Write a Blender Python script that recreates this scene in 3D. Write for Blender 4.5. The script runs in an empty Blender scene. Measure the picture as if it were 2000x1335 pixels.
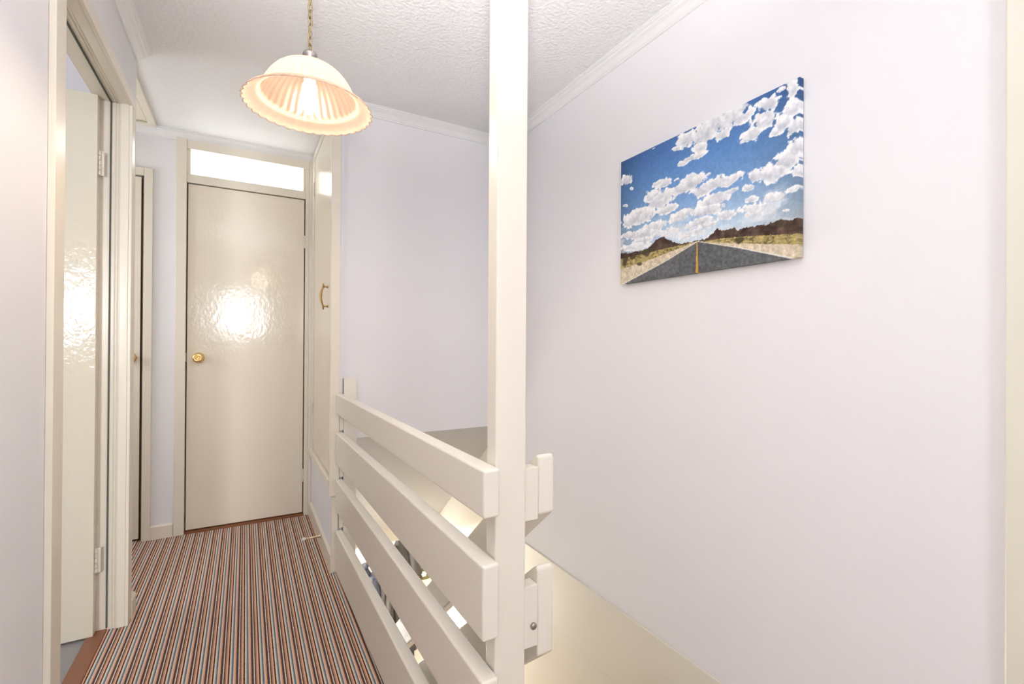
import bpy, bmesh, math, random
import numpy as np
from mathutils import Vector, Matrix
R = math.radians
scene = bpy.context.scene
COL = scene.collection

# ------------------------------------------------------------ camera
F, YAW, PITCH, ROLL, CAMH = 918.55, 29.53, 0.226, 0.340, 1.0818
cd_ = bpy.data.cameras.new('camera'); cam = bpy.data.objects.new('camera', cd_); COL.objects.link(cam)
cd_.sensor_width = 36; cd_.lens = F / 2000 * 36; cd_.clip_start = 0.02
y, p, r = R(YAW), R(PITCH), R(ROLL)
fw = Vector((math.sin(y) * math.cos(p), math.cos(y) * math.cos(p), math.sin(p)))
rt0 = Vector((math.cos(y), -math.sin(y), 0)); up0 = rt0.cross(fw)
# roll: image content turned clockwise by ROLL
rt = rt0 * math.cos(r) + up0 * math.sin(r); up = rt.cross(fw)
M = Matrix((rt, up, -fw)).transposed().to_4x4(); M.translation = (0, 0, CAMH)
cam.matrix_world = M
scene.camera = cam

# ------------------------------------------------------------ exposure, world
scene.view_settings.view_transform = 'Standard'
scene.view_settings.look = 'None'
scene.view_settings.gamma = 1
scene.view_settings.use_curve_mapping = False
scene.view_settings.exposure = 1.41
w = bpy.data.worlds.new('world'); scene.world = w; w.use_nodes = True
w.node_tree.nodes['Background'].inputs[0].default_value = (0.75, 0.85, 1, 1)
w.node_tree.nodes['Background'].inputs[1].default_value = 0.25

# ------------------------------------------------------------ lights
def light(name, kind, loc, energy, color, size=0.1, size_y=None, aim=None):
    l = bpy.data.lights.new(name, kind); o = bpy.data.objects.new(name, l); COL.objects.link(o)
    o.location = loc; l.energy = energy; l.color = color
    if kind == 'AREA':
        l.size = size
        if size_y: l.shape = 'RECTANGLE'; l.size_y = size_y
        o.rotation_euler = Vector(aim).to_track_quat('-Z', 'Y').to_euler()
    else: l.shadow_soft_size = size
    return o
light('camera_flash', 'POINT', (-0.03, -0.06, 1.26), 1.2, (1.0, 0.985, 0.97), 0.045)
light('ceiling_fill_spot', 'SPOT', (-0.03, -0.05, 1.30), 86, (0.98, 0.985, 1.0), 0.05)  # added fill spot aimed at the ceiling to raise the ambient level
fb = bpy.data.objects['ceiling_fill_spot']; fb.data.spot_size = R(84); fb.data.spot_blend = 1.0; fb.rotation_euler = Vector((0.28, 0.66, 1)).to_track_quat('-Z', 'Y').to_euler()
light('rear_window_daylight', 'AREA', (-0.085, -2.12, 1.53), 7.5, (0.93, 0.96, 1.0), 0.55, 0.6, (0.12, 1, -0.02))
light('bedroom_daylight', 'AREA', (-1.20, -0.49, 1.36), 10, (0.95, 0.97, 1.0), 0.30, 0.26, (0, 1, 0))
light('recess_fill', 'AREA', (-1.36, 2.86, 1.45), 0.9, (0.97, 0.98, 1.0), 0.5, 0.9, (1, 0, 0.0))  # invented fill source, brightens the far end of the corridor
light('hall_daylight', 'AREA', (-0.94, 4.2, -1.1), 34, (1.0, 0.97, 0.93), 1.0, 1.3, (1, -0.15, 0.05))
light('stair_foot_fill', 'AREA', (0.75, 4.70, -1.5), 38, (1.0, 0.97, 0.94), 0.6, 1.2, (0, -1, 0.75))  # added upward fill with no window behind it, lifts stairwell and ceiling

# ------------------------------------------------------------ materials
def lin(c):
    return tuple(((v / 255) / 12.92 if v / 255 <= 0.04045 else ((v / 255 + 0.055) / 1.055) ** 2.4) for v in c)
def mat(name, rgb, rough=0.5, metal=0.0, bump=None, emis=None, estr=0, spec=0.5):
    m = bpy.data.materials.new(name); m.use_nodes = True
    nt = m.node_tree; b = nt.nodes['Principled BSDF']
    b.inputs['Base Color'].default_value = (*rgb, 1); b.inputs['Roughness'].default_value = rough
    b.inputs['Metallic'].default_value = metal; b.inputs['Specular IOR Level'].default_value = spec
    if emis: b.inputs['Emission Color'].default_value = (*emis, 1); b.inputs['Emission Strength'].default_value = estr
    if bump:   # list of (scale, strength, distance, detail, stretch z)
        prev = None
        for sc, st, di, de, sz in bump:
            tc = nt.nodes.new('ShaderNodeTexCoord'); mp = nt.nodes.new('ShaderNodeMapping')
            mp.inputs['Scale'].default_value = (sc, sc, sc * sz)
            n = nt.nodes.new('ShaderNodeTexNoise'); n.inputs['Scale'].default_value = 1; n.inputs['Detail'].default_value = de
            bp = nt.nodes.new('ShaderNodeBump'); bp.inputs['Strength'].default_value = st; bp.inputs['Distance'].default_value = di
            nt.links.new(tc.outputs['Object'], mp.inputs[0]); nt.links.new(mp.outputs[0], n.inputs['Vector'])
            nt.links.new(n.outputs['Fac'], bp.inputs['Height'])
            if prev: nt.links.new(prev.outputs[0], bp.inputs['Normal'])
            prev = bp
        nt.links.new(prev.outputs[0], b.inputs['Normal'])
    return m
WALL = mat('lavender_emulsion', (0.86, 0.845, 0.865), 0.75, bump=[(60, 0.12, 0.002, 3, 1)], spec=0.25)
CREAM = mat('cream_gloss_paint', (0.84, 0.775, 0.66), 0.30, bump=[(45, 0.12, 0.002, 4, 0.35)])
DOORP = mat('cream_gloss_door_paint', (0.88, 0.80, 0.67), 0.10, bump=[(65, 0.26, 0.0022, 3, 0.7), (8, 0.22, 0.005, 2, 0.7)])
CUPP = mat('cream_gloss_cupboard_paint', (0.86, 0.775, 0.64), 0.2, bump=[(65, 0.2, 0.0022, 3, 0.7)])
LEAFP = mat('pale_cream_gloss_door_paint', (0.84, 0.775, 0.63), 0.12, bump=[(60, 0.5, 0.0025, 3, 0.8), (9, 0.15, 0.004, 2, 0.7)])
RAILP = mat('cream_satin_rail_paint', (0.85, 0.80, 0.705), 0.32, bump=[(70, 0.15, 0.0015, 4, 1)])
LOWER = mat('cream_lower_stair_paint', (0.83, 0.78, 0.68), 0.22, bump=[(20, 0.08, 0.003, 2, 1)])
COVE = mat('white_coving_paint', (0.86, 0.855, 0.86), 0.5)
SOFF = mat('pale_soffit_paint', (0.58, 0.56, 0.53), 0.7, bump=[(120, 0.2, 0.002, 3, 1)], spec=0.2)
CEIL = mat('textured_ceiling', (0.87, 0.865, 0.875), 0.42, bump=[(75, 0.75, 0.006, 2.5, 1)], spec=0.4)
BRASS = mat('polished_brass', (0.83, 0.60, 0.28), 0.18, 1.0)
OLDBRASS = mat('aged_brass', (0.36, 0.30, 0.19), 0.3, 1.0)
PEWTER = mat('pewter_metal', (0.40, 0.36, 0.34), 0.35, 1.0)
CORD = mat('gold_braided_flex', (0.27, 0.21, 0.09), 0.6)
HINGE = mat('painted_hinge', (0.80, 0.74, 0.64), 0.3)
DARKGAP = mat('dark_brown_timber', (0.10, 0.045, 0.02), 0.6)
SEAL = mat('grey_brush_seal', (0.12, 0.12, 0.10), 0.9, bump=[(900, 1, 0.002, 2, 0.2)])
THRESH = mat('stained_brown_threshold', (0.27, 0.105, 0.045), 0.45, bump=[(30, 0.3, 0.002, 4, 1)])
GREYC = mat('grey_carpet', (0.42, 0.40, 0.39), 0.95, bump=[(400, 1, 0.004, 2, 1)])
BLUR = mat('cream_frame_paint', (0.80, 0.77, 0.66), 0.35, bump=[(25, 0.2, 0.002, 3, 1)])
PANE = mat('daylit_frosted_glass', (0.9, 0.92, 0.92), 0.2, emis=(0.97, 1.0, 1.0), estr=1.15)
WINP = mat('daylit_window_glass', (0.9, 0.92, 0.95), 0.1, emis=(0.93, 0.97, 1.0), estr=1.3)
RUBBER = mat('white_rubber', (0.85, 0.84, 0.8), 0.6)
BOXM = mat('canvas_back_timber', (0.5, 0.4, 0.28), 0.7)
TREAD = mat('stair_timber', (0.55, 0.42, 0.30), 0.5)

def carpet():
    m = bpy.data.materials.new('striped_loop_carpet'); m.use_nodes = True
    nt = m.node_tree; N = nt.nodes; L = nt.links; b = N['Principled BSDF']; b.inputs['Roughness'].default_value = 0.95
    b.inputs['Specular IOR Level'].default_value = 0.1
    tc = N.new('ShaderNodeTexCoord'); sx = N.new('ShaderNodeSeparateXYZ'); L.new(tc.outputs['Object'], sx.inputs[0])
    nz = N.new('ShaderNodeTexNoise'); nz.inputs['Scale'].default_value = 260; nz.inputs['Detail'].default_value = 1
    L.new(tc.outputs['Object'], nz.inputs['Vector'])
    def mth(op, a, bb=None):
        n = N.new('ShaderNodeMath'); n.operation = op
        for i, v in enumerate((a, bb)):
            if v is None: continue
            if isinstance(v, (int, float)): n.inputs[i].default_value = v
            else: L.new(v, n.inputs[i])
        return n.outputs[0]
    jit = mth('MULTIPLY', mth('SUBTRACT', nz.outputs['Fac'], 0.5), 0.0026)
    u = mth('FRACT', mth('DIVIDE', mth('ADD', mth('ADD', sx.outputs[0], 10 * 0.0441 - 0.0030), jit), 0.0441))
    cr = N.new('ShaderNodeValToRGB'); cr.color_ramp.interpolation = 'CONSTANT'; e = cr.color_ramp.elements
    S = [(0, (90, 48, 34)), (.065, (228, 212, 196)), (.155, (156, 170, 170)), (.215, (84, 108, 122)), (.30, (222, 188, 172)),
         (.40, (212, 164, 128)), (.485, (100, 74, 62)), (.52, (84, 66, 76)), (.635, (218, 204, 184)), (.71, (92, 56, 26)), (.785, (170, 136, 122)), (.875, (222, 180, 154)), (.965, (90, 48, 34))]
    while len(e) < len(S): e.new(0.5)
    for q, (ps, c) in zip(e, S): q.position = ps; q.color = (*[v * 1.42 for v in lin(c)], 1)
    L.new(u, cr.inputs[0])
    n2 = N.new('ShaderNodeTexNoise'); n2.inputs['Scale'].default_value = 480; n2.inputs['Detail'].default_value = 2
    L.new(tc.outputs['Object'], n2.inputs['Vector'])
    mx = N.new('ShaderNodeMix'); mx.data_type = 'RGBA'; mx.blend_type = 'MULTIPLY'; mx.inputs[0].default_value = 0.7
    cr2 = N.new('ShaderNodeValToRGB'); cr2.color_ramp.elements[0].position = 0.3; cr2.color_ramp.elements[0].color = (0.45, 0.45, 0.45, 1); cr2.color_ramp.elements[1].position = 0.62
    L.new(n2.outputs['Fac'], cr2.inputs[0]); L.new(cr.outputs[0], mx.inputs[6]); L.new(cr2.outputs[0], mx.inputs[7])
    L.new(mx.outputs[2], b.inputs['Base Color'])
    bp = N.new('ShaderNodeBump'); bp.inputs['Strength'].default_value = 0.9; bp.inputs['Distance'].default_value = 0.003
    L.new(n2.outputs['Fac'], bp.inputs['Height']); L.new(bp.outputs[0], b.inputs['Normal'])
    return m
CARPET = carpet()

# ------------------------------------------------------------ helpers
def root(name, loc, label, cat, group=None):
    o = bpy.data.objects.new(name, None); COL.objects.link(o); o.location = loc; o.empty_display_size = 0.05
    o['label'] = label; o['category'] = cat
    if group: o['group'] = group
    return o
def struct_root(name, loc, label=None):
    o = bpy.data.objects.new(name, None); COL.objects.link(o); o.location = loc; o.empty_display_size = 0.05
    o['kind'] = 'structure'
    if label: o['label'] = label
    return o
def link(name, bm, m, parent=None, smooth=False, bevel=0, label=None, seg=2):
    """bm is in world coordinates; becomes one mesh object, kept in place under its parent"""
    me = bpy.data.meshes.new(name)
    bmesh.ops.recalc_face_normals(bm, faces=bm.faces)
    if parent is not None: off = parent.location.copy() if parent.parent is None else parent.location + parent.parent.location
    else:
        off = Vector((0, 0, 0))
    bmesh.ops.translate(bm, verts=bm.verts, vec=-off)
    bm.to_mesh(me); bm.free()
    o = bpy.data.objects.new(name, me); COL.objects.link(o)
    me.materials.append(m)
    if smooth:
        for f in me.polygons: f.use_smooth = True
    if bevel:
        md = o.modifiers.new('bevel', 'BEVEL'); md.width = bevel; md.segments = seg; md.limit_method = 'ANGLE'; md.angle_limit = R(40)
        for f in me.polygons: f.use_smooth = True
        wn = o.modifiers.new('wn', 'WEIGHTED_NORMAL'); wn.keep_sharp = True
    if parent is not None: o.parent = parent
    if label: o['label'] = label
    return o
def struct(name, bm, m, **k):
    o = link(name, bm, m, **k); o['kind'] = 'structure'; return o
def B(): return bmesh.new()
def box(bm, x0, x1, y0, y1, z0, z1):
    v = [bm.verts.new((x, yy, z)) for x in (x0, x1) for yy in (y0, y1) for z in (z0, z1)]
    for f in ((0, 1, 3, 2), (4, 6, 7, 5), (0, 4, 5, 1), (2, 3, 7, 6), (0, 2, 6, 4), (1, 5, 7, 3)):
        bm.faces.new([v[i] for i in f])
    return bm
def bx(*a): return box(B(), *a)
def hexa(bm, pts):  # 8 corner points ordered like box
    v = [bm.verts.new(q) for q in pts]
    for f in ((0, 1, 3, 2), (4, 6, 7, 5), (0, 4, 5, 1), (2, 3, 7, 6), (0, 2, 6, 4), (1, 5, 7, 3)):
        bm.faces.new([v[i] for i in f])
    return bm
def prism(bm, poly, fn, a, b):
    """poly: 2-D points; fn(p, t) -> 3-D; extruded from t=a to t=b"""
    va = [bm.verts.new(fn(q, a)) for q in poly]; vb = [bm.verts.new(fn(q, b)) for q in poly]
    bm.faces.new(va); bm.faces.new(vb[::-1]); n = len(poly)
    for i in range(n): bm.faces.new((va[i], va[(i + 1) % n], vb[(i + 1) % n], vb[i]))
    return bm
def tube(bm, pts, rad, n=10, caps=True, closed=False):
    pts = [Vector(q) for q in pts]; rings = []
    N = len(pts)
    for i, q in enumerate(pts):
        if closed: d = pts[(i + 1) % N] - pts[i - 1]
        else: d = pts[min(i + 1, N - 1)] - pts[max(i - 1, 0)]
        d.normalize(); a = Vector((0, 0, 1)) if abs(d.z) < 0.9 else Vector((1, 0, 0))
        if i and rings: a = prev
        s = d.cross(a).normalized(); t = s.cross(d).normalized(); prev = t
        rr = rad[i] if isinstance(rad, (list, tuple)) else rad
        rings.append([bm.verts.new(q + (s * math.cos(k * 2 * math.pi / n) + t * math.sin(k * 2 * math.pi / n)) * rr) for k in range(n)])
    for i in range(N if closed else N - 1):
        A, C = rings[i], rings[(i + 1) % N]
        for k in range(n): bm.faces.new((A[k], A[(k + 1) % n], C[(k + 1) % n], C[k]))
    if caps and not closed: bm.faces.new(rings[0][::-1]); bm.faces.new(rings[-1])
    return bm
def lathe(bm, prof, c, axis='Z', n=32, close=True):
    """prof: (r, h) along axis from c"""
    rings = []
    for rr, h in prof:
        ring = []
        for k in range(n):
            a = 2 * math.pi * k / n; u, v = rr * math.cos(a), rr * math.sin(a)
            q = {'Z': (u, v, h), 'Y': (u, h, v), 'X': (h, u, v)}[axis]
            ring.append(bm.verts.new((c[0] + q[0], c[1] + q[1], c[2] + q[2])))
        rings.append(ring)
    for A, C in zip(rings, rings[1:]):
        for k in range(n): bm.faces.new((A[k], A[(k + 1) % n], C[(k + 1) % n], C[k]))
    if close: bm.faces.new(rings[0][::-1]); bm.faces.new(rings[-1])
    return bm

# ------------------------------------------------------------ key planes
XL, XLB = -0.392, -0.49      # left wall, landing face and bedroom face
YB = 3.216                   # end wall
XC = 0.365                   # cupboard wall
YW = 2.393                   # stairwell end wall
XR = 1.308                   # right wall
ZC = 2.2554                  # ceiling
YE = -2.2                   # rear wall
HX0, HX1 = -1.0, 2.6       # lower hall
ZF = -2.45

# ------------------------------------------------------------ room shell
bm = B()
box(bm, XL - .06, 0.41, 0.95, YW - .055, -0.25, 0)
box(bm, -1.40, XC - .0, YW - .055, YB + .1, -0.25, 0)
box(bm, XL, XR, YE, 0.95, -0.25, 0)
struct('floor', bm, CARPET)
struct('floor_bedroom', bx(-3.0, XLB + .01, -0.5, 2.34, -0.25, -0.004), GREYC)
struct('floor_hall', bx(HX0 - .1, HX1 + .1, 0.1, 4.92, ZF - .1, ZF), GREYC)
struct('ceiling', bx(-1.5, XR + .1, YE - .1, YB + .1, ZC, ZC + .1), CEIL)
struct('ceiling_bedroom', bx(-3.1, XLB, -0.6, 2.52, ZC + .05, ZC + .15), CEIL)
# left wall with the bedroom doorway
DY0, DY1 = 1.53, 2.285
bm = B(); box(bm, XLB, XL, YE - .1, DY0 - .035, -0.25, ZC); box(bm, XLB, XL, DY0 - .035, DY1 + .03, 2.0, ZC)
box(bm, XLB, XL, DY1 + .03, 2.405, -0.25, ZC); box(bm, -1.40, XLB, 2.34, 2.405, -0.25, ZC)
struct('wall_left', bm, WALL)
struct('wall_recess_left', bx(-1.5, -1.40, 2.34, YB, -0.25, ZC), WALL)
bm = B(); box(bm, -3.1, -3.0, -0.6, 2.42, -0.25, ZC + .05); box(bm, -3.0, -1.50, 2.34, 2.42, -0.25, ZC + .05)
box(bm, -3.0, -1.42, -0.6, -0.5, -0.25, ZC + .05); box(bm, -.98, XLB, -0.6, -0.5, -0.25, ZC + .05)
box(bm, -1.42, -.98, -0.6, -0.5, -0.25, 1.06); box(bm, -1.42, -.98, -0.6, -0.5, 1.62, ZC + .05)
struct('wall_bedroom', bm, WALL)
# end wall with two door openings
D1 = (-0.2946, 0.3246); D2 = (-1.16, -0.491)
bm = B(); box(bm, -1.5, D2[0], YB, YB + .1, -.25, ZC); box(bm, D2[0], D2[1], YB, YB + .1, 1.985, ZC); box(bm, D2[1], D1[0] - .028, YB, YB + .1, -.25, ZC)
box(bm, D1[0] - .028, D1[1] + .012, YB, YB + .1, 2.18, ZC); box(bm, D1[1] + .012, XC + .1, YB, YB + .1, -.25, ZC)
struct('wall_end', bm, WALL)
struct('wall_stairwell_end', bx(XC + .02, XR, YW, YW + .08, 0.6136, ZC), WALL)
# right wall: lavender above the landing line, cream gloss below
bm = B(); box(bm, XR, XR + .1, YE - .1, -.52, -.25, ZC); box(bm, XR, XR + .1, 0.245, YW + .08, 0.022, ZC); box(bm, XR, XR + .1, -.52, 0.245, 2.0, ZC)
struct('wall_right', bm, WALL)
struct('wall_rear', None or (lambda b: (box(b, XLB, -0.37, YE - .1, YE, -.25, ZC), box(b, .20, XR, YE - .1, YE, -.25, ZC), box(b, -0.37, .20, YE - .1, YE, -.25, 1.22), box(b, -0.37, .20, YE - .1, YE, 1.85, ZC), b)[-1])(B()), WALL)
# lower right wall with the apron band
struct('wall_right_lower', (lambda b: (box(b, XR, XR + .1, 0.1, 3.5, ZF, -0.282), box(b, XR, XR + .1, YW + .08, 3.58, -.282, .70), b)[-1])(B()), LOWER)
struct('trim_1', bx(XR - .004, XR + .1, -.0, YW + .08, -0.282, 0.022), LOWER, bevel=0.003)
# raked soffit and what is under it
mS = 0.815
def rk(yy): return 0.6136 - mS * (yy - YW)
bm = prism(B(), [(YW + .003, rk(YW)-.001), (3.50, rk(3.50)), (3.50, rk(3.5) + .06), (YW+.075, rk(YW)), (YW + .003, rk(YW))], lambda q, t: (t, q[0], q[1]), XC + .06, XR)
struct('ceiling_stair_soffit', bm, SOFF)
struct('trim_2', bx(HX0, HX1, 3.50, 3.58, -0.40, -0.22), LOWER)
struct('ceiling_hall', bx(HX0, HX1, 3.58, 4.82, -0.38, -0.28), COVE)
struct('wall_stair_left_lower', bx(0.33, 0.43, 1.6, 3.5, ZF, -0.25), LOWER)
bm = bx(HX0, 0.33, 3.4, 3.5, ZF, -0.28); box(bm, XR + .1, HX1 + .1, 3.4, 3.5, ZF, -.28)
struct('wall_hall_front', bm, LOWER)
struct('wall_hall_right', bx(HX1, HX1 + .1, 3.5, 4.92, ZF, -.28), LOWER)
bm = B(); box(bm, HX0 - .1, HX1 + .1, 4.82, 4.92, ZF, -0.28)
struct('wall_hall_end', bm, LOWER)
bm = B(); box(bm, HX0 - .1, HX0, 3.4, 3.65, ZF, -.28); box(bm, HX0 - .1, HX0, 4.75, 4.92, ZF, -.28); box(bm, HX0 - .1, HX0, 3.65, 4.75, ZF, -1.8); box(bm, HX0 - .1, HX0, 3.65, 4.75, -.45, -.28)
struct('wall_hall_left', bm, LOWER)
bm = B(); box(bm, 0.33, XR, 0.1, 0.2, ZF, -.25); box(bm, .33, .43, .2, 1.6, ZF, -.25)
struct('wall_stair_rear_lower', bm, LOWER)
# landing apron under the rails
struct('trim_3', bx(0.41, 0.432, 0.95, YW - .06, -0.28, -0.002), CREAM, bevel=0.002)
struct('trim_4', bx(0.432, XR - .004, 0.93, 0.952, -0.25, -0.002), CREAM, bevel=0.002)

# ------------------------------------------------------------ coving
COV = [(0, 0), (.048, 0), (.048, -.004), (.043, -.006), (.043, -.010), (.037, -.012), (.033, -.016), (.022, -.022), (.014, -.031), (.010, -.037), (.006, -.040), (.006, -.046), (0, -.046)]
def cove(name, fn, a, b):
    bm = prism(B(), COV, fn, a, b)
    return struct(name, bm, COVE)
cove('trim_5', lambda q, t: (XL + q[0], t, ZC + q[1]), YE, 2.405)
cove('trim_6', lambda q, t: (t, YB - q[0], ZC + q[1]), -1.40, XC)
cove('trim_7', lambda q, t: (t, YW - q[0], ZC + q[1]), XC + .02, XR)
cove('trim_8', lambda q, t: (XR - q[0], t, ZC + q[1]), YE, YW)
cove('trim_9', lambda q, t: (t, YE + q[0], ZC + q[1]), XL, XR)

# ------------------------------------------------------------ baseboards
def skirt(name, fn, a, b, h=.075, t=.014):
    return struct(name, prism(B(), [(0, 0), (t, 0), (t, h - .008), (t - .006, h), (0, h)], fn, a, b), CREAM)
skirt('baseboard_end', lambda q, t: (t, YB - q[0], q[1]), -.447, -.345)
skirt('baseboard_left', lambda q, t: (XL + q[0], t, q[1]), DY1 + .045, 2.405)
skirt('baseboard_left_near', lambda q, t: (XL + q[0], t, q[1]), YE, 1.43)
skirt('baseboard_cupboard', lambda q, t: (XC - q[0], t, q[1]), YW - .04, 3.19, .085, .012)
skirt('baseboard_wall_end', lambda q, t: (t, YW - .04 - q[0], q[1]), XC - .012, 0.408, .085, .012)

# ------------------------------------------------------------ end door (door_1) with transom
def knob(parent, x, yy, z, m=BRASS):
    lathe_b = lathe(B(), [(.003, 0), (.027, -.0), (.029, -.004), (.024, -.008), (.011, -.012), (.010, -.028), (.016, -.034), (.0255, -.044), (.0275, -.054), (.024, -.063), (.015, -.0665), (.0125, -.064), (.0115, -.058), (.004, -.057), (.003, -.0575)], (x, yy, z), 'Y', 36)
    return link('door_knob', lathe_b, m, parent, smooth=True, label='round brass knob')
def hinge_y(parent, x, yy, z, h=.08):     # knuckle hinge seen edge-on, barrel upright
    bm = B()
    for k in range(5): tube(bm, [(x, yy, z - h / 2 + k * h / 5 + .0008), (x, yy, z - h / 2 + (k + 1) * h / 5 - .0008)], .0048, 10)
    box(bm, x - .013, x + .013, yy + .004, yy + .0065, z - h / 2, z + h / 2)
    return link('hinge', bm, HINGE, parent)
def hinge_x(parent, x, yy, z, h=.08):
    bm = B()
    for k in range(5): tube(bm, [(x, yy, z - h / 2 + k * h / 5 + .0008), (x, yy, z - h / 2 + (k + 1) * h / 5 - .0008)], .0048, 10)
    box(bm, x + .004, x + .0065, yy - .013, yy + .013, z - h / 2, z + h / 2)
    return link('hinge', bm, HINGE, parent)
d = struct_root('door_1', (0.015, YB, 0), 'flush cream end-wall door under a narrow frosted transom light')
link('door_leaf', bx(-.2885, .3165, YB + .004, YB + .044, .018, 1.978), DOORP, d, bevel=.0015)
bm = B()
box(bm, -.343, -.294, YB - .016, YB, 0, ZC - .03)            # left casing
box(bm, .3225, .345, YB - .006, YB + .072, 0, 2.2); box(bm, .345, XC - .0, YB - .016, YB, 0, ZC - .03)
box(bm, -.294, .3225, YB - .006, YB + .05, 1.983, 2.032)     # transom bar
box(bm, -.294, .345, YB - .012, YB + .0, 2.172, ZC - .03); box(bm, -.294, .345, YB - .004, YB + .06, 2.172, 2.19)
box(bm, -.294, -.277, YB - .004, YB + .06, 2.032, 2.172); box(bm, .3076, .3225, YB - .004, YB + .06, 2.032, 2.172)
box(bm, -.322, -.294, YB + .0, YB + .072, 0, 2.19); 
link('door_frame', bm, CREAM, d, bevel=.002)
link('transom_pane', bx(-.28, .31, YB + .02, YB + .026, 2.03, 2.175), PANE, d, label='bright frosted glass pane')
bm = B(); box(bm, -.2939, .3224, YB + .046, YB + .07, 0, 1.99); link('door_stop_backing', bm, DARKGAP, d)
knob(d, -.232, YB + .004, .992)
bm = B(); box(bm, -.2936, -.2905, YB + .001, YB + .02, .97, 1.02); link('latch_plate', bm, OLDBRASS, d, label='small dark metal latch plate')
hinge_y(d, .3195, YB - .003, 1.713); hinge_y(d, .3195, YB - .003, .251)
struct('trim_10', bx(-.2935, .3225, YB - .012, YB + .05, 0.0, .012), THRESH)

# ------------------------------------------------------------ left end door (door_2)
d = struct_root('door_2', (-.82, YB, 0), 'flush cream door in the recess, mostly hidden by the left wall')
link('door_leaf', bx(-1.15, -.4985, YB + .004, YB + .044, .012, 1.978), DOORP, d, bevel=.0015)
bm = B(); box(bm, -.485, -.446, YB - .016, YB, 0, 2.024); box(bm, -1.21, -1.163, YB - .016, YB, 0, 2.024); box(bm, -1.163, -.485, YB - .016, YB, 1.9845, 2.024)
link('door_frame', bm, CREAM, d, bevel=.002)
link('door_stop_backing', bx(-1.159, -.4915, YB + .046, YB + .07, 0, 1.98), DARKGAP, d)
link('jamb_edge', bx(-.4915, -.485, YB - .004, YB + .05, 0, 1.985), DARKGAP, d, label='dark brown gap beside the door')
knob(d, -.542, YB + .004, .995)

# ------------------------------------------------------------ open bedroom door (door_3)
d = struct_root('door_3', (XLB, DY1, 0), 'cream bedroom door standing open in the left doorway')
lf = link('door_leaf', bx(XLB - .695, XLB + .013, DY1 - .040, DY1 - .004, .006, 1.985), LEAFP, d, bevel=.0015)
knob(d, XLB - .63, DY1 - .040, .995)
hinge_y(d, XLB + .016, DY1 - .024, 1.741, .09); hinge_y(d, XLB + .016, DY1 - .024, .275, .09)
# frame: far jamb (faces the camera) moulded, seal strip, head and near jamb
bm = B()
XJ0, XJ1 = XLB - .006, XL
box(bm, XJ0, XJ1, DY1, DY1 + .03, 0, 1.985)
for a, b, t in ((-.434, -.430, .004), (-.426, -.422, .003), (-.418, -.392, .006)): box(bm, a, b, DY1 - t, DY1 + .001, 0, 1.985)
box(bm, XJ0, XJ1, DY0 - .035, DY0 - .005, 0, 1.985)
box(bm, XJ0, XJ1, DY0 - .035, DY1 + .03, 1.985, 2.012)
for a, b, t in ((-.434, -.430, .004), (-.426, -.422, .003)): box(bm, a, b, DY0 - .005, DY1, 1.985 - t, 1.986)
# architraves on the landing face
box(bm, XL, XL + .010, DY1 - .006, DY1 + .045, 0, 2.026)
box(bm, XL, XL + .014, 1.438, 1.50, 0, 2.026); box(bm, XL, XL + .008, 1.50, DY0, 0, 1.985)
box(bm, XL, XL + .012, 1.438, DY1 + .045, 1.982, 2.026)
link('door_frame', bm, CREAM, d, bevel=.002)
bm = B(); box(bm, -.448, -.444, DY1 - .006, DY1 + .001, 0.01, 1.98); box(bm, -.448, -.444, DY0, DY1, 1.979, 1.986)
link('brush_seal', bm, SEAL, d, label='thin grey brush seal')
bm = B(); box(bm, XLB + .0, XLB + .0205, DY1 - .0015, DY1 + .001, .02, 1.98)
link('hinge_edge', bm, CREAM, d)
struct('trim_11', bx(-.497, -.445, DY0 - .02, DY1 + .0, -.004, .006), THRESH, bevel=.002)

# ------------------------------------------------------------ cased opening at the near right
d = struct_root('door_4', (XR, -.14, 0), 'cream door and casing at the near end of the right wall')
link('door_leaf', bx(XR + .03, XR + .07, -.515, .24, .01, 1.98), DOORP, d)
bm = B(); box(bm, XR - .018, XR + .001, .235, .325, 0, 2.05); box(bm, XR - .018, XR + .001, -.60, -.515, 0, 2.05); box(bm, XR - .018, XR + .001, -.515, .235, 1.985, 2.05)
link('door_frame', bm, BLUR, d, bevel=.004)

# ------------------------------------------------------------ windows behind the camera
def window(name, x0, x1, yy, z0, z1, facing, label):
    d = struct_root(name, ((x0 + x1) / 2, yy, z0), label)
    bm = B(); t = .045
    box(bm, x0, x1, yy - .03, yy + .03, z0, z0 + t); box(bm, x0, x1, yy - .03, yy + .03, z1 - t, z1)
    box(bm, x0, x0 + t, yy - .03, yy + .03, z0 + t, z1 - t); box(bm, x1 - t, x1, yy - .03, yy + .03, z0 + t, z1 - t)
    xm = (x0 + x1) / 2; box(bm, xm - .02, xm + .02, yy - .025, yy + .025, z0 + t, z1 - t)
    link('window_frame', bm, CREAM, d, bevel=.003)
    link('window_pane', bx(x0 + t, x1 - t, yy - .02, yy - .014, z0 + t, z1 - t), WINP, d)
window('window_1', -0.37, .20, YE - .06, 1.22, 1.85, 1, 'white landing window')
window('window_2', -1.42, -.98, -.56, 1.06, 1.62, 1, 'white bedroom window')
d = struct_root('window_3', (HX0 - .05, 4.2, -1.8), 'hall window')
bm = B(); box(bm, HX0 - .08, HX0 - .02, 3.65, 4.75, -1.8, -1.75); box(bm, HX0 - .08, HX0 - .02, 3.65, 4.75, -.50, -.45); box(bm, HX0 - .08, HX0 - .02, 3.65, 3.70, -1.75, -.5); box(bm, HX0 - .08, HX0 - .02, 4.70, 4.75, -1.75, -.5)
link('window_frame', bm, CREAM, d); link('window_pane', bx(HX0 - .06, HX0 - .055, 3.7, 4.7, -1.75, -.5), WINP, d)

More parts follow.
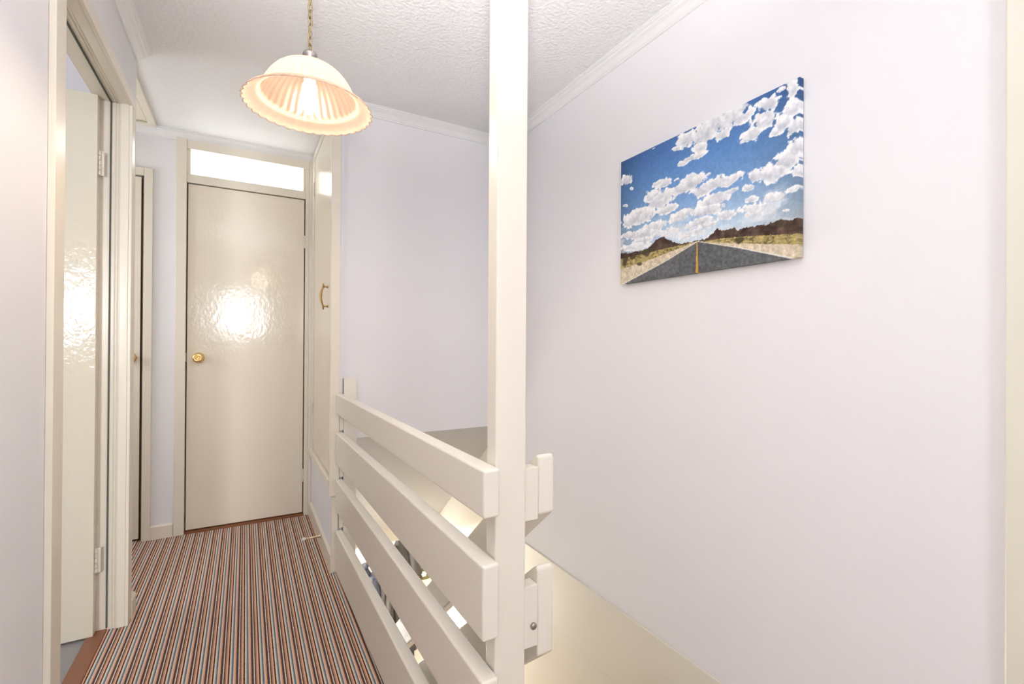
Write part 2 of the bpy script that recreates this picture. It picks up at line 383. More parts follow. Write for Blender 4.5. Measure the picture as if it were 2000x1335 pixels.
# ------------------------------------------------------------ cupboard over the stairs
cb = root('stair_cupboard', (XC, 2.78, .33), 'tall cream gloss cupboard built into the right wall above a lavender panel', 'cupboard')
link('cupboard_door', bx(XC - .0, XC + .02, YW + .004, 3.105, .43, 2.205), CUPP, cb, bevel=.0015)
dd = cb.children[0]
bm = B()
box(bm, XC - .004, XC + .03, 3.112, 3.20, .40, 2.25)
box(bm, XC - .004, XC + .03, YW + .004, 3.112, 2.21, 2.25)
link('cupboard_frame', bm, CREAM, cb, bevel=.002)
link('cupboard_sill', bx(XC - .018, XC + .06, YW + .004, 3.20, .3865, .4255), CREAM, cb, bevel=.004)
hinge_x(dd, XC - .006, 3.108, 2.025); hinge_x(dd, XC - .006, 3.108, .676)
bm = B(); hy, hz0, hz1 = 2.56, 1.25, 1.385
n = 14; pts = []; rad = []
for i in range(n + 1):
    t = i / n; pts.append((XC - .022 - .012 * math.sin(math.pi * t), hy, hz0 + .018 + (hz1 - hz0 - .036) * t)); rad.append(.0035 + .0028 * math.sin(math.pi * t))
tube(bm, pts, rad, 12)
for z, s in ((hz0 + .018, -1), (hz1 - .018, 1)):
    tube(bm, [(XC, hy, z), (XC - .004, hy, z), (XC - .012, hy, z), (XC - .026, hy, z)], [.008, .0045, .0035, .005], 12)
    tube(bm, [(XC - .022, hy, z + s * .0), (XC - .022, hy, z + s * .006), (XC - .022, hy, z + s * .009), (XC - .022, hy, z + s * .014), (XC - .022, hy, z + s * .018)], [.006, .006, .0025, .0045, .001], 12)
link('handle', bm, mat('dark_brass', (.46, .29, .12), .28, 1.0), dd, smooth=True, label='ornate brass pull handle')
# wall panel below the cupboard, wall end and its trim
bm = B(); box(bm, XC, XC + .06, YW, 3.20, -.25, .386); box(bm, XC, XC + .06, 3.20, YB, 0, ZC); box(bm, XC + .022, XC + .06, YW + .081, 3.2, .386, ZC)
struct('wall_cupboard', bm, WALL)
bm = B(); box(bm, XC - .019, .388, YW - .058, YW - .041, .36, ZC)
struct('trim_12', bm, CREAM, bevel=.002)
struct('trim_13', bx(XC - .008, .385, YW - .054, YW - .041, .0, .358), CREAM, bevel=.002)
struct('wall_stair_left_upper', bx(XC + .0, .405, YW - .04, YW - .0005, -.25, ZC), WALL)

# ------------------------------------------------------------ door stop on the skirting
ds = root('door_stop', (XC - .012, 2.665, .055), 'slim brass door stop with white rubber tip on the cupboard skirting', 'door stop')
link('stem', lathe(B(), [(.002, 0), (.012, 0), (.012, -.003), (.005, -.006), (.0042, -.070), (.0055, -.074)], (XC - .0125, 2.665, .06), 'X', 16), mat('worn_brass', (.75, .6, .42), .3, 1.0), ds, smooth=True)
link('rubber_tip', lathe(B(), [(.0055, -.074), (.0075, -.075), (.008, -.087), (.005, -.090), (.001, -.090)], (XC - .0125, 2.665, .06), 'X', 16), RUBBER, ds, smooth=True)

# ------------------------------------------------------------ loft hatch
lh = root('loft_hatch', (-.80, 2.86, ZC - .02), 'cream framed loft hatch in the ceiling of the recess', 'loft hatch')
bm = B(); x0, x1, y0, y1, t = -1.18, -.425, 2.43, 3.160, .035
box(bm, x0, x1, y0, y0 + t, ZC - .018, ZC - .0); box(bm, x0, x1, y1 - t, y1, ZC - .018, ZC - .0)
box(bm, x0, x0 + t, y0 + t, y1 - t, ZC - .018, ZC - .0); box(bm, x1 - t, x1, y0 + t, y1 - t, ZC - .018, ZC - .0)
link('hatch_frame', bm, CREAM, lh, bevel=.003)
link('hatch_panel', bx(x0 + t + .004, x1 - t - .004, y0 + t + .004, y1 - t - .008, ZC - .008, ZC - .0), DOORP, lh)
link('hatch_gap', bx(x0 + t, x1 - t, y0 + t, y1 - t, ZC - .003, ZC - .0005), DARKGAP, lh)

# ------------------------------------------------------------ landing balustrade
bal = root('landing_balustrade', (.465, .84, 0), 'cream open balustrade of four horizontal boards along the landing', 'balustrade')
link('main_post', bx(.430, .500, .821, .862, -.28, ZC - .001), RAILP, bal, bevel=.004, label='tall cream post rising to the ceiling')
def xr(yy): return .3935 - (yy - .8) * (.3935 - .372) / 1.535
Y0, Y1 = .800, YW - .0585
for z0, z1 in ((.748, .842), (.515, .660), (.296, .440), (.012, .200)):
    bm = B(); hexa(bm, [(xr(Y0), Y0, z0), (xr(Y0), Y0, z1), (xr(Y1), Y1, z0), (xr(Y1), Y1, z1), (.4295, Y0, z0), (.4295, Y0, z1), (xr(Y1) + .033, Y1, z0), (xr(Y1) + .033, Y1, z1)])
    link('rail', bm, RAILP, bal, bevel=.006, seg=3)
for z0, z1 in ((.666, .744), (.446, .510), (.206, .291)):
    link('spacer_block', bx(.3895, .4075, YW - .054, YW - .0415, z0, z1), CREAM, bal, bevel=.0015)
link('newel_post', bx(.408, .468, YW - .055, YW - .003, -.28, .912), RAILP, bal, bevel=.003, label='short cream newel against the stairwell wall')
bm = B()
# ------------------------------------------------------------ raking handrail over the stairs
hr = root('stair_handrail', (.52, .84, .5), 'pair of cream raking boards sloping down the stairs beside the tall post', 'handrail')
SL = .86
def rake(zt, th, ye):
    poly = [(.832, zt - .013), (.84, zt - .003), (.855, zt - SL * .015), (ye, zt - SL * (ye - .84)), (ye, zt - SL * (ye - .84) - th), (.832, zt - th + .005)]
    return prism(B(), poly, lambda q, t: (t, q[0], q[1]), .537, .577)
link('rail', rake(.852, .132, 3.3), RAILP, hr, bevel=.005, seg=3)
link('rail', rake(.617, .195, 3.3), RAILP, hr, bevel=.005, seg=3)
link('spacer_block', bx(.5005, .536, .83, .862, .715, .825), RAILP, hr, bevel=.002)
link('spacer_block', bx(.5005, .536, .83, .862, .452, .580), RAILP, hr, bevel=.002)
link('bolt_head', lathe(B(), [(.001, 0), (.007, 0), (.007, -.004), (.004, -.006), (.001, -.006)], (.524, .829, .497), 'Y', 10), PEWTER, hr, smooth=True, label='small metal bolt head')

# ------------------------------------------------------------ staircase
st = root('staircase', (.9, 1.0, ZF), 'timber staircase dropping from the landing to the hall', 'staircase')
n = 13; rise = 2.45 / n; go = rise / .85
for k in range(1, n):
    z = -k * rise; yy = 1.0 + (k - 1) * go
    link('tread', bx(.60, XR - .03, yy - .02, yy + go, z - .035, z), TREAD, st, bevel=.004)
    link('riser', bx(.60, XR - .03, yy + .0, yy + .015, z, z + rise - .036), LOWER, st)
ye = 1.0 + (n - 1) * go
poly = [(1.0, -.10), (ye, -.10 - .85 * (ye - 1.0)), (ye, ZF), (ye - .12, ZF), (1.0, -.40)]
link('string', prism(B(), poly, lambda q, t: (t, q[0], q[1]), .577, .60), CREAM, st, label='cream side string')
link('string', prism(B(), [(1.0, -.17), (ye, -.17 - .85 * (ye - 1.0)), (ye, ZF), (ye - .12, ZF), (1.0, -.40)], lambda q, t: (t, q[0], q[1]), XR - .03, XR - .006), CREAM, st, label='cream side string')

# ------------------------------------------------------------ pendant lamp
PX, PY = .138, 1.30
pl = root('pendant_lamp', (PX, PY, ZC), 'lit pendant lamp with scalloped fluted glass shade hanging from a chain', 'pendant lamp')
link('ceiling_rose', lathe(B(), [(.002, 0), (.045, 0), (.045, -.006), (.035, -.018), (.012, -.026), (.004, -.03)], (PX, PY, ZC - .0005), 'Z', 32), PEWTER, pl, smooth=True)
ch = link('chain', lathe(B(), [(.003, 0), (.003, -.012), (.001, -.012)], (PX, PY, ZC - .028), 'Z', 8), OLDBRASS, pl)
ztop, zbot = ZC - .034, 1.826
nl = 23; sp = (ztop - zbot) / nl
for k in range(nl):
    zc = ztop - sp * (k + .5); ang = (k % 2) * R(90) + R(30); hw, hh = .0058, sp / 2 + .0022
    pts = []
    for i in range(20):
        a = 2 * math.pi * i / 20; c, s = math.cos(a), math.sin(a)
        u = hw * math.copysign(abs(c) ** .7, c); v = hh * math.copysign(abs(s) ** .7, s)
        pts.append((PX + u * math.cos(ang), PY + u * math.sin(ang), zc + v))
    link('chain_link', tube(B(), pts, .0013, 6, closed=True), OLDBRASS, ch, smooth=True)
pts = [(PX + .0035 * math.sin(i * .55), PY + .0035 * math.cos(i * .55), ztop + .005 - (ztop - zbot + .01) * i / 60) for i in range(61)]
link('flex', tube(B(), pts, .0022, 8), CORD, pl, smooth=True)
link('gallery_cap', lathe(B(), [(.002, .010), (.006, .010), (.010, .006), (.0155, .003), (.0175, -.002), (.0175, -.009), (.0155, -.012), (.0155, -.026), (.018, -.030), (.018, -.034)], (PX, PY, 1.818), 'Z', 32), PEWTER, pl, smooth=True)
# shade
NR = 36; NA = NR * 12
prof = [(.017, 1.7915), (.030, 1.7905), (.045, 1.787), (.058, 1.781), (.070, 1.7735), (.082, 1.763), (.091, 1.752), (.099, 1.740), (.106, 1.727), (.111, 1.715), (.1145, 1.706), (.1175, 1.7015), (.123, 1.6985), (.131, 1.6955), (.139, 1.6915), (.146, 1.6865), (.151, 1.681), (.1525, 1.6785)]
bm = B(); rings = []
for i, (rr, z) in enumerate(prof):
    t = i / (len(prof) - 1); ring = []
    am = .0004 * min(1, t * 3) if t < .58 else .0008
    fr = max(0, (t - .60) / .40)
    for k in range(NA):
        a = 2 * math.pi * k / NA; cwv = 1.6 * abs(math.sin(NR * a / 2)) ** .8 - 1 if fr > 0 else math.cos(NR * a)
        ro = rr + am * cwv + fr ** 2 * .0030 * cwv; zo = z - fr ** 3 * .0015 * cwv
        ring.append(bm.verts.new((PX + ro * math.cos(a), PY + ro * math.sin(a), zo)))
    rings.append(ring)
for A, C in zip(rings, rings[1:]):
    for k in range(NA): bm.faces.new((A[k], A[(k + 1) % NA], C[(k + 1) % NA], C[k]))
def shade_mat():
    m = bpy.data.materials.new('frosted_fluted_glass'); m.use_nodes = True; nt = m.node_tree; N = nt.nodes; L = nt.links
    N.clear(); out = N.new('ShaderNodeOutputMaterial')
    tc = N.new('ShaderNodeTexCoord'); s = N.new('ShaderNodeSeparateXYZ'); L.new(tc.outputs['Object'], s.inputs[0])
    def mth(op, a, b=None, clamp=False):
        n = N.new('ShaderNodeMath'); n.operation = op; n.use_clamp = clamp
        for i, v in enumerate((a, b)):
            if v is None: continue
            if isinstance(v, (int, float)): n.inputs[i].default_value = v
            else: L.new(v, n.inputs[i])
        return n.outputs[0]
    ang = mth('ARCTAN2', s.outputs[1], s.outputs[0])
    rib = mth('ADD', mth('MULTIPLY', mth('COSINE', mth('MULTIPLY', ang, NR)), 0.5), 0.5)
    rad = mth('SQRT', mth('ADD', mth('MULTIPLY', s.outputs[0], s.outputs[0]), mth('MULTIPLY', s.outputs[1], s.outputs[1])))
    inner = mth('MULTIPLY', mth('SUBTRACT', 0.117, rad), 150, True)
    rib = mth('MULTIPLY', mth('MULTIPLY', mth('SUBTRACT', rib, 0.42), 3.5), inner)
    cl = N.new('ShaderNodeClamp'); L.new(rib, cl.inputs[0])
    mx = N.new('ShaderNodeMix'); mx.data_type = 'RGBA'; L.new(cl.outputs[0], mx.inputs[0])
    mx.inputs[6].default_value = (0.83, 0.71, 0.62, 1); mx.inputs[7].default_value = (0.875, 0.765, 0.675, 1)
    tr = N.new('ShaderNodeBsdfTranslucent'); df = N.new('ShaderNodeBsdfDiffuse'); gl = N.new('ShaderNodeBsdfGlossy'); gl.inputs['Roughness'].default_value = .25
    L.new(mx.outputs[2], tr.inputs[0]); mx2 = N.new('ShaderNodeMix'); mx2.data_type = 'RGBA'; L.new(cl.outputs[0], mx2.inputs[0]); mx2.inputs[6].default_value = (.082, .063, .056, 1); mx2.inputs[7].default_value = (.092, .073, .065, 1); mx3 = N.new('ShaderNodeMix'); mx3.data_type = 'RGBA'; L.new(inner, mx3.inputs[0]); mx3.inputs[6].default_value = (.47, .365, .335, 1); L.new(mx2.outputs[2], mx3.inputs[7]); L.new(mx3.outputs[2], df.inputs[0]); gl.inputs[0].default_value = (1, 1, 1, 1)
    a = N.new('ShaderNodeMixShader'); a.inputs[0].default_value = .5; L.new(df.outputs[0], a.inputs[1]); L.new(tr.outputs[0], a.inputs[2])
    b = N.new('ShaderNodeMixShader'); b.inputs[0].default_value = .05; L.new(a.outputs[0], b.inputs[1]); L.new(gl.outputs[0], b.inputs[2])
    L.new(b.outputs[0], out.inputs[0])
    return m
sh = link('lamp_shade', bm, shade_mat(), pl, smooth=True)
so = sh.modifiers.new('thick', 'SOLIDIFY'); so.thickness = .0022
BULB = mat('glowing_bulb', (1, .95, .85), .3, emis=(1.0, .79, .56), estr=80)
link('lamp_holder', lathe(B(), [(.002, 1.790), (.014, 1.790), (.015, 1.762), (.013, 1.745), (.002, 1.745)], (PX, PY, 0), 'Z', 24), mat('white_lamp_holder', (.8, .72, .6), .4), pl, smooth=True)
link('bulb', lathe(B(), [(.002, 1.744), (.012, 1.744), (.0165, 1.738), (.018, 1.728), (.018, 1.690), (.0165, 1.680), (.011, 1.673), (.002, 1.670)], (PX, PY, 0), 'Z', 24), BULB, pl, smooth=True, label='glowing white bulb')
bm = B()
for k in range(3):
    a = R(60 + 120 * k); tube(bm, [(PX + .012 * math.cos(a), PY + .012 * math.sin(a), 1.785), (PX + .024 * math.cos(a), PY + .024 * math.sin(a), 1.776), (PX + .020 * math.cos(a), PY + .020 * math.sin(a), 1.765)], .0012, 6)
link('shade_clip', bm, BRASS, pl)
d = struct_root('added_window_4', (-1.40, 2.86, 1.0), 'small recess window added for fill light')  # made-up glowing window, goes with the fill light in the recess
bm = B(); box(bm, -1.40, -1.375, 2.58, 3.14, .95, .99); box(bm, -1.40, -1.375, 2.58, 3.14, 1.91, 1.95); box(bm, -1.40, -1.375, 2.58, 2.62, .99, 1.91); box(bm, -1.40, -1.375, 3.10, 3.14, .99, 1.91)
link('window_frame', bm, CREAM, d); link('window_pane', bx(-1.395, -1.39, 2.62, 3.10, .99, 1.91), WINP, d)

# ------------------------------------------------------------ canvas print of a desert road
CL= [(0.664,0.966,0.123,0.084),(0.575,0.939,0.088,0.082),(0.458,0.945,0.065,0.055),(0.499,0.792,0.072,0.025),(0.417,0.777,0.041,0.021),(0.739,0.985,0.048,0.044),(0.657,0.869,0.042,0.034),(0.748,0.916,0.048,0.042),(0.546,0.861,0.046,0.046),(0.787,0.924,0.023,0.025),(0.396,0.905,0.032,0.021),(0.87,0.924,0.049,0.055),(0.855,0.84,0.064,0.057),(0.803,0.787,0.049,0.042),(0.933,0.783,0.041,0.051),(0.972,0.956,0.026,0.053),(0.972,0.848,0.033,0.057),(0.987,0.743,0.032,0.044),(0.926,0.977,0.02,0.013),(0.906,0.749,0.028,0.021),(0.78,0.768,0.035,0.021),(0.954,0.566,0.059,0.063),(0.9,0.522,0.074,0.057),(0.826,0.535,0.052,0.038),(0.796,0.476,0.033,0.023),(0.987,0.617,0.026,0.059),(0.994,0.48,0.025,0.038),(0.907,0.379,0.057,0.027),(0.797,0.396,0.038,0.023),(0.812,0.339,0.059,0.027),(0.781,0.301,0.016,0.015),(0.981,0.387,0.029,0.013),(0.849,0.288,0.022,0.011),(0.955,0.282,0.016,0.008),(0.499,0.636,0.077,0.055),(0.439,0.615,0.07,0.048),(0.286,0.587,0.1,0.059),(0.342,0.503,0.077,0.032),(0.238,0.632,0.054,0.046),(0.594,0.56,0.113,0.046),(0.683,0.556,0.067,0.036),(0.488,0.665,0.03,0.029),(0.622,0.459,0.094,0.04),(0.577,0.406,0.097,0.046),(0.684,0.347,0.058,0.032),(0.429,0.423,0.081,0.034),(0.539,0.337,0.083,0.034),(0.577,0.303,0.055,0.025),(0.5,0.278,0.068,0.023),(0.461,0.261,0.049,0.017),(0.7,0.484,0.041,0.015),(0.397,0.396,0.042,0.015),(0.309,0.688,0.049,0.038),(0.274,0.709,0.039,0.015),(0.045,0.84,0.065,0.046),(0.086,0.754,0.02,0.013),(0.03,0.627,0.032,0.015),(0.242,0.981,0.013,0.006),(0.396,0.682,0.016,0.008),(0.594,0.653,0.013,0.008),(0.139,0.507,0.135,0.061),(0.262,0.402,0.097,0.04),(0.074,0.501,0.065,0.055),(0.191,0.371,0.129,0.042),(0.299,0.339,0.067,0.025),(0.074,0.383,0.078,0.032),(0.114,0.284,0.113,0.034),(0.355,0.322,0.064,0.021),(0.178,0.32,0.097,0.021)]
RL = [(-0.014,0.259),(0.062,0.242),(0.128,0.24),(0.191,0.238),(0.233,0.259),(0.264,0.291),(0.316,0.301),(0.355,0.265),(0.409,0.229),(0.481,0.219),(0.52,0.219),(0.539,0.213)]
RR = [(0.539,0.213),(0.587,0.225),(0.613,0.246),(0.636,0.267),(0.658,0.248),(0.684,0.246),(0.717,0.248),(0.733,0.229),(0.774,0.229),(0.828,0.229),(0.878,0.223),(0.92,0.236),(0.955,0.219),(1.01,0.217)]
BL = [(-0.007,0.208),(0.52,0.213),(0.539,0.208)]
BR = [(0.539,0.206),(0.667,0.196),(0.828,0.166),(1.01,0.128)]
SR = [(0.539,0.206),(0.709,0.152),(0.865,0.107),(1.01,0.067)]
SL = [(-0.007,0.122),(0.264,0.16),(0.52,0.213)]
WR = [(0.536,0.208),(0.751,0.114),(0.978,0.002)]
WLn = [(0.525,0.211),(0.322,0.116),(0.029,0.006)]
Y = [(0.523,0.211),(0.525,0.002)]
T = [(0.041,0.246),(0.203,0.246),(0.751,0.162),(0.92,0.229)]

def vnoise(U, V, seed):
    rs = np.random.RandomState(seed); g = rs.rand(256, 256)
    iu, iv = np.floor(U).astype(int), np.floor(V).astype(int); fu, fv = U - iu, V - iv
    fu = fu * fu * (3 - 2 * fu); fv = fv * fv * (3 - 2 * fv)
    a = g[iu % 256, iv % 256]; b = g[(iu + 1) % 256, iv % 256]; c = g[iu % 256, (iv + 1) % 256]; d = g[(iu + 1) % 256, (iv + 1) % 256]
    return a * (1 - fu) * (1 - fv) + b * fu * (1 - fv) + c * (1 - fu) * fv + d * fu * fv
def fbm(U, V, sc, seed, o=5):
    s = 0; am = .5; t = 0
    for k in range(o): s = s + am * vnoise(U * sc * 2 ** k + 7 * k, V * sc * 2 ** k + 3 * k, seed + k); t += am; am *= .55
    return s / t
def paint(U, V):
    """sRGB colour of the printed picture at (u, v), u left to right, v upwards"""
    A = 1.45; x = U * A
    n1 = fbm(x, V, 9, 1); n2 = fbm(x, V, 26, 11); n3 = fbm(x, V, 60, 21, 3)
    def mixc(a, b, t): return a + (np.asarray(b, float) - a) * np.clip(t, 0, 1)[..., None]
    sky = np.zeros(U.shape + (3,)); t = np.clip((V - .2) / .8, 0, 1)
    ks = [0, .15, .4, .7, 1]; cs = np.array([(214, 226, 236), (180, 206, 230), (128, 166, 214), (98, 142, 200), (76, 114, 174)], float)
    for i in range(3): sky[..., i] = np.interp(t, ks, cs[:, i])
    sky *= (1 - .22 * np.clip(np.abs(U - .5) * 2, 0, 1) ** 3)[..., None]
    dens = np.full(U.shape, -9.); vert = np.zeros(U.shape); 
    for cx, cy, ru, rv in CL:
        du = (U + (n1 - .5) * .05 - cx) / ru; dv = (V + (n1 - .5) * .05 - cy) / rv
        f = 1 - np.sqrt(du * du + dv * dv); up_ = dv
        vert = np.where(f > dens, up_, vert); dens = np.maximum(dens, f)
    q = dens + (n2 - .5) * 1.15 + (n3 - .5) * .4
    al = np.clip(q / .16 + .35, 0, 1)
    shade = np.clip(.55 - .6 * vert - (n2 - .45) * 1.3, 0, 1) * np.clip(dens * 2.2, 0, 1)
    cl = np.array([246, 246, 247.]) + (np.array([176, 182, 196.]) - np.array([246, 246, 247.])) * (shade * .75)[..., None]
    img = sky + (cl - sky) * al[..., None]
    wisps = np.clip((fbm(x, V * 2.2, 7, 50) - .52) * 5, 0, 1) * np.clip((.5 - V) * 4, 0, .8)
    img = mixc(img, (236, 238, 240), wisps)
    def line(pts): p_ = sorted(pts); return np.interp(U, [a[0] for a in p_], [a[1] for a in p_])
    rj = (fbm(x, V * 0, 60, 31, 4) - .5) * .022
    L_ = U < .539
    ridge = np.where(L_, line(RL), line(RR)) + rj; base = np.where(L_, line(BL), line(BR))
    rock = np.array([84, 66, 58.]) + (n2 - .5)[..., None] * np.array([95, 85, 75.])
    img = np.where((V < ridge)[..., None], rock, img)
    grass = np.array([176, 158, 104.]) + (fbm(x, V * 3, 40, 41) - .5)[..., None] * np.array([130, 120, 100.])
    img = np.where((V < base + rj * .4)[..., None], grass, img)
    bush = (n3 > .60) & (V < base) ; img = np.where(bush[..., None], img * .72, img)
    sb = np.where(L_, line(SL), line(SR)) + rj * .4
    sand = np.array([214, 200, 176.]) + (n3 - .5)[..., None] * 50
    img = np.where((V < sb)[..., None], sand, img)
    ve = .2085; s = np.clip((ve - V) / ve, 0, 1)
    le = .527 - s * (.527 - .026); re = .536 + s * (.980 - .536)
    # measured edge of the asphalt on both sides
    wl = np.interp(V, [.006, .116, .211], [.029, .322, .527]); wr = np.interp(V, [.002, .114, .208], [.978, .751, .536])
    wl = np.where(V < .006, .029 - (.006 - V) * 2.6, wl)
    road = (U > wl) & (U < wr) & (V < .211)
    asp = np.array([104, 106, 108.]) + (n3 - .5)[..., None] * 34 - (np.exp(-((U - .53) / (.06 + s * .12)) ** 2) * 8)[..., None]
    img = np.where(road[..., None], asp, img)
    wd = .003 + .010 * s
    img = np.where((road & (U < wl + wd * 1.3))[..., None], (226, 224, 218), img)
    img = np.where((road & (U > wr - wd * 1.6))[..., None], (228, 226, 220), img)
    img = np.where((road & (np.abs(U - .5245) < .0018 + .0055 * s))[..., None], (214, 160, 72), img)
    for cx, cy, ru, rv in ((.035, .20, .030, .055), (.10, .205, .03, .02), (.20, .215, .035, .03), (.24, .225, .02, .02), (.75, .16, .03, .022), (.915, .21, .022, .022), (.15, .135, .02, .012)):
        f = 1 - np.hypot((U - cx) / ru, (V - cy) / rv) + (n2 - .5) * 1.4
        img = mixc(img, (74, 66, 48), np.clip(f * 3, 0, .85))
    img *= (.90 + .14 * n3)[..., None]
    return np.clip(img, 0, 255)
CY0, CY1, CZ0, CZ1, CT = .7165, 1.406, 1.319, 1.802, .018     # right, left, bottom, top, depth
def print_material():
    m = bpy.data.materials.new('printed_canvas'); m.use_nodes = True; nt = m.node_tree; b = nt.nodes['Principled BSDF']
    b.inputs['Roughness'].default_value = .7; b.inputs['Specular IOR Level'].default_value = .2
    at = nt.nodes.new('ShaderNodeAttribute'); at.attribute_name = 'print'; nt.links.new(at.outputs['Color'], b.inputs['Base Color'])
    return m
def canvas():
    nu, nv = 420, 290; m = .047   # the print wraps round the edges
    e = CT
    bm = B(); lay = None
    us = np.linspace(0, 1, nu); vs = np.linspace(0, 1, nv)
    U, V = np.meshgrid(us, vs)
    col = paint(U, V) / 255.
    cl = np.where(col <= .04045, col / 12.92, ((col + .055) / 1.055) ** 2.4) * PRINT_GAIN
    verts = []; cols = []
    for j in range(nv):
        for i in range(nu):
            verts.append((XR - .002 - e, CY1 - us[i] * (CY1 - CY0), CZ0 + vs[j] * (CZ1 - CZ0))); cols.append(cl[j, i])
    faces = [(j * nu + i, j * nu + i + 1, (j + 1) * nu + i + 1, (j + 1) * nu + i) for j in range(nv - 1) for i in range(nu - 1)]
    def strip(idx):
        base_ = len(verts)
        for k in idx: x_, y_, z_ = verts[k]; verts.append((XR - .002, y_, z_)); cols.append(cols[k])
        for a in range(len(idx) - 1): faces.append((idx[a], base_ + a, base_ + a + 1, idx[a + 1]))
    strip([i for i in range(nu)][::-1]); strip([j * nu for j in range(nv)]); strip([(nv - 1) * nu + i for i in range(nu)]); strip([j * nu + nu - 1 for j in range(nv)][::-1])
    me = bpy.data.meshes.new('canvas_face')
    r0 = root('canvas_picture', (XR, (CY0 + CY1) / 2, CZ0), 'canvas print of an empty desert road under a cloudy blue sky on the right wall', 'picture')
    off = r0.location
    me.from_pydata([(a - off.x, b_ - off.y, c - off.z) for a, b_, c in verts], [], faces)
    at = me.color_attributes.new('print', 'FLOAT_COLOR', 'POINT')
    arr = np.ones((len(verts), 4), np.float32); arr[:, :3] = np.array(cols); at.data.foreach_set('color', arr.ravel())
    o = bpy.data.objects.new('printed_canvas', me); COL.objects.link(o); o.parent = r0; me.materials.append(print_material())
    bm = B(); i_ = .004
    box(bm, XR - e + .004, XR - .004, CY0 + i_, CY1 - i_, CZ0 + i_, CZ0 + .035); box(bm, XR - e + .004, XR - .004, CY0 + i_, CY1 - i_, CZ1 - .035, CZ1 - i_)
    box(bm, XR - e + .004, XR - .004, CY0 + i_, CY0 + .035, CZ0 + .035, CZ1 - .035); box(bm, XR - e + .004, XR - .004, CY1 - .035, CY1 - i_, CZ0 + .035, CZ1 - .035)
    link('stretcher_frame', bm, BOXM, r0)
PRINT_GAIN = 1.08
canvas()

# ------------------------------------------------------------ coats and bag hanging in the hall below
def garment(name, cx, yy, ztop, wd, ln, dp, rgb, rough, label, folds, seed, quilt=0, group=None, cat='coat'):
    """a coat hanging from a hook: shoulders, body flaring to the hem, two sleeves"""
    rnd = random.Random(seed); m = mat(name + '_cloth', rgb, rough, bump=[(30, .5, .01, 3, .3)])
    r0 = root(name, (cx, yy, ztop), label, cat, group)
    bm = B(); nu, nv = 48, 40; rings = []
    for j in range(nv + 1):
        t = j / nv; z = ztop - ln * t
        sh_ = min(1, (t / .16)) ** .5; w_ = wd / 2 * (.22 + .66 * sh_ + .12 * t); d_ = dp / 2 * (.35 + .65 * min(1, t / .2))
        ring = []
        for i in range(nu):
            a = 2 * math.pi * i / nu; f = 1 + folds * t * math.sin(7 * a + seed + 1.5 * t) + folds * .6 * t * math.sin(13 * a + 2 * seed)
            if quilt: f += quilt * abs(math.sin(math.pi * t * 11))
            ring.append(bm.verts.new((cx + w_ * math.cos(a) * f, yy + d_ * math.sin(a) * f, z + .01 * math.sin(3 * a + seed))))
        rings.append(ring)
    for A, C in zip(rings, rings[1:]):
        for i in range(nu): bm.faces.new((A[i], A[(i + 1) % nu], C[(i + 1) % nu], C[i]))
    bm.faces.new(rings[0][::-1]); bm.faces.new(rings[-1])
    link('body', bm, m, r0, smooth=True)
    for s in (-1, 1):
        pts = []; rad = []
        for k in range(16):
            t = k / 15; pts.append((cx + s * (wd * .40 + .03 * math.sin(t * 3)), yy - dp * .3 - .02 * t, ztop - .07 - ln * .78 * t)); rad.append(.055 - .018 * t + .004 * math.sin(k * 1.9) + (quilt * .08 * abs(math.sin(math.pi * t * 8)) if quilt else 0))
        link('sleeve', tube(B(), pts, rad, 14), m, r0, smooth=True)
    link('collar', tube(B(), [(cx + wd * .16 * math.cos(a), yy + dp * .22 * math.sin(a) - .01, ztop + .0 + .02 * math.cos(a)) for a in [i * math.pi / 8 for i in range(16)]], .022, 10, closed=True), m, r0, smooth=True)
    return r0
garment('hanging_coat', 1.39, 4.70, -.875, .26, 1.36, .15, (.035, .030, .026), .6, 'long charcoal brown coat hanging from the rack on the hall wall below', .06, 2, cat='coat')
garment('padded_jacket', 1.01, 4.70, -1.10, .22, .9, .15, (.022, .026, .045), .3, 'shiny navy padded jacket hanging left of the long charcoal coat below', .03, 5, quilt=.08, cat='jacket')
rk_ = root('coat_rack', (1.35, 4.82, -.87), 'cream coat rack with pegs on the hall wall below', 'coat rack')
link('back_board', bx(.90, 1.95, 4.80, 4.8195, -.83, -.76), CREAM, rk_, bevel=.003)
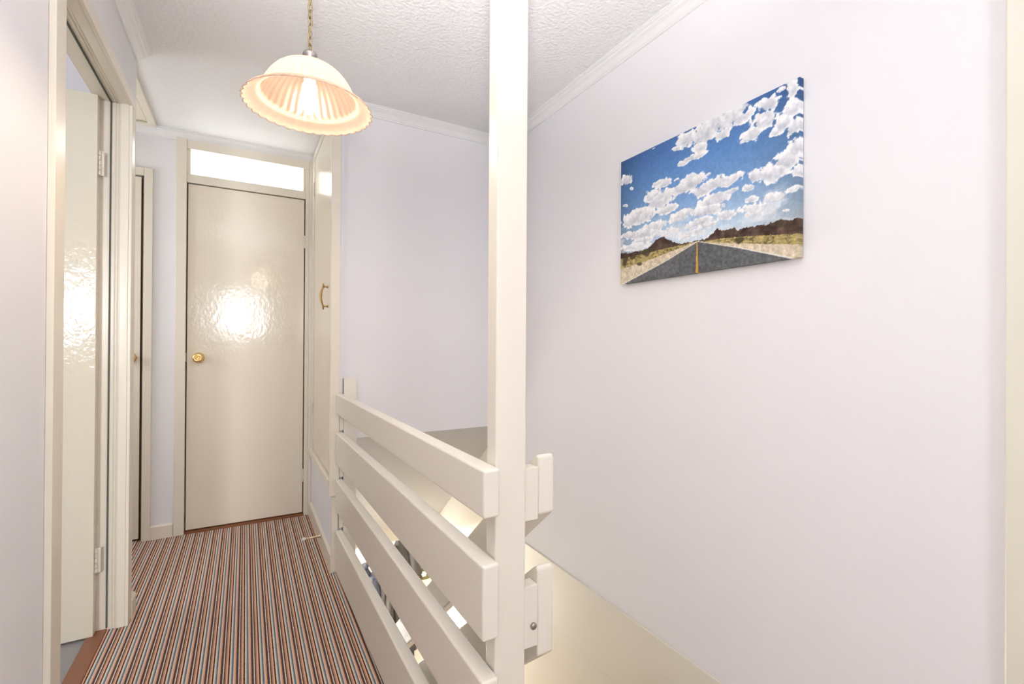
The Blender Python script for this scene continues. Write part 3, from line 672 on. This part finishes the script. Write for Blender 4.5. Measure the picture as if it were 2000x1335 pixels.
for x in (1.01, 1.20, 1.39, 1.64, 1.84):
    link('peg', tube(B(), [(x, 4.80, -.80), (x, 4.77, -.812), (x, 4.745, -.812), (x, 4.732, -.80)], [.006, .006, .007, .010], 12), OLDBRASS, rk_, smooth=True)
bg = root('shoulder_bag', (1.70, 4.72, -1.62), 'small pale shoulder bag with olive flap and white flower hanging beside the long coat', 'bag')
def blob(cx, cy, cz, a, b_, c, n=20, pw=.6):
    bm = B(); rings = []
    for j in range(1, n):
        t = math.pi * j / n; st_, ct = math.sin(t) ** pw, math.copysign(abs(math.cos(t)) ** pw, math.cos(t)); ring = []
        for i in range(28):
            q = 2 * math.pi * i / 28; ring.append(bm.verts.new((cx + a * st_ * math.copysign(abs(math.cos(q)) ** pw, math.cos(q)), cy + b_ * st_ * math.copysign(abs(math.sin(q)) ** pw, math.sin(q)), cz + c * ct)))
        rings.append(ring)
    for A, C in zip(rings, rings[1:]):
        for i in range(28): bm.faces.new((A[i], A[(i + 1) % 28], C[(i + 1) % 28], C[i]))
    bm.faces.new(rings[0][::-1]); bm.faces.new(rings[-1]); return bm
link('bag_body', blob(1.645, 4.73, -1.42, .062, .045, .12), mat('pale_leather', (.78, .73, .66), .45), bg, smooth=True)
link('flap', blob(1.645, 4.715, -1.315, .066, .052, .05), mat('olive_leather', (.16, .15, .055), .5), bg, smooth=True, label='olive flap')
fl = B()
for k in range(7):
    a = 2 * math.pi * k / 6; r_ = .020 if k < 6 else 0
    lathe(fl, [(.001, -.008), (.010, -.004), (.012, .002), (.006, .008), (.001, .009)], (1.615 + r_ * math.cos(a), 4.66, -1.29 + r_ * math.sin(a)), 'Y', 10)
link('flower', fl, mat('white_fabric', (.88, .87, .83), .8), bg, smooth=True, label='white fabric flower')
link('strap', tube(B(), [(1.592, 4.73, -1.34), (1.615, 4.74, -1.12), (1.64, 4.76, -.822), (1.665, 4.74, -1.12), (1.698, 4.73, -1.34)], .006, 8), mat('olive_strap', (.18, .16, .07), .6), bg, smooth=True)
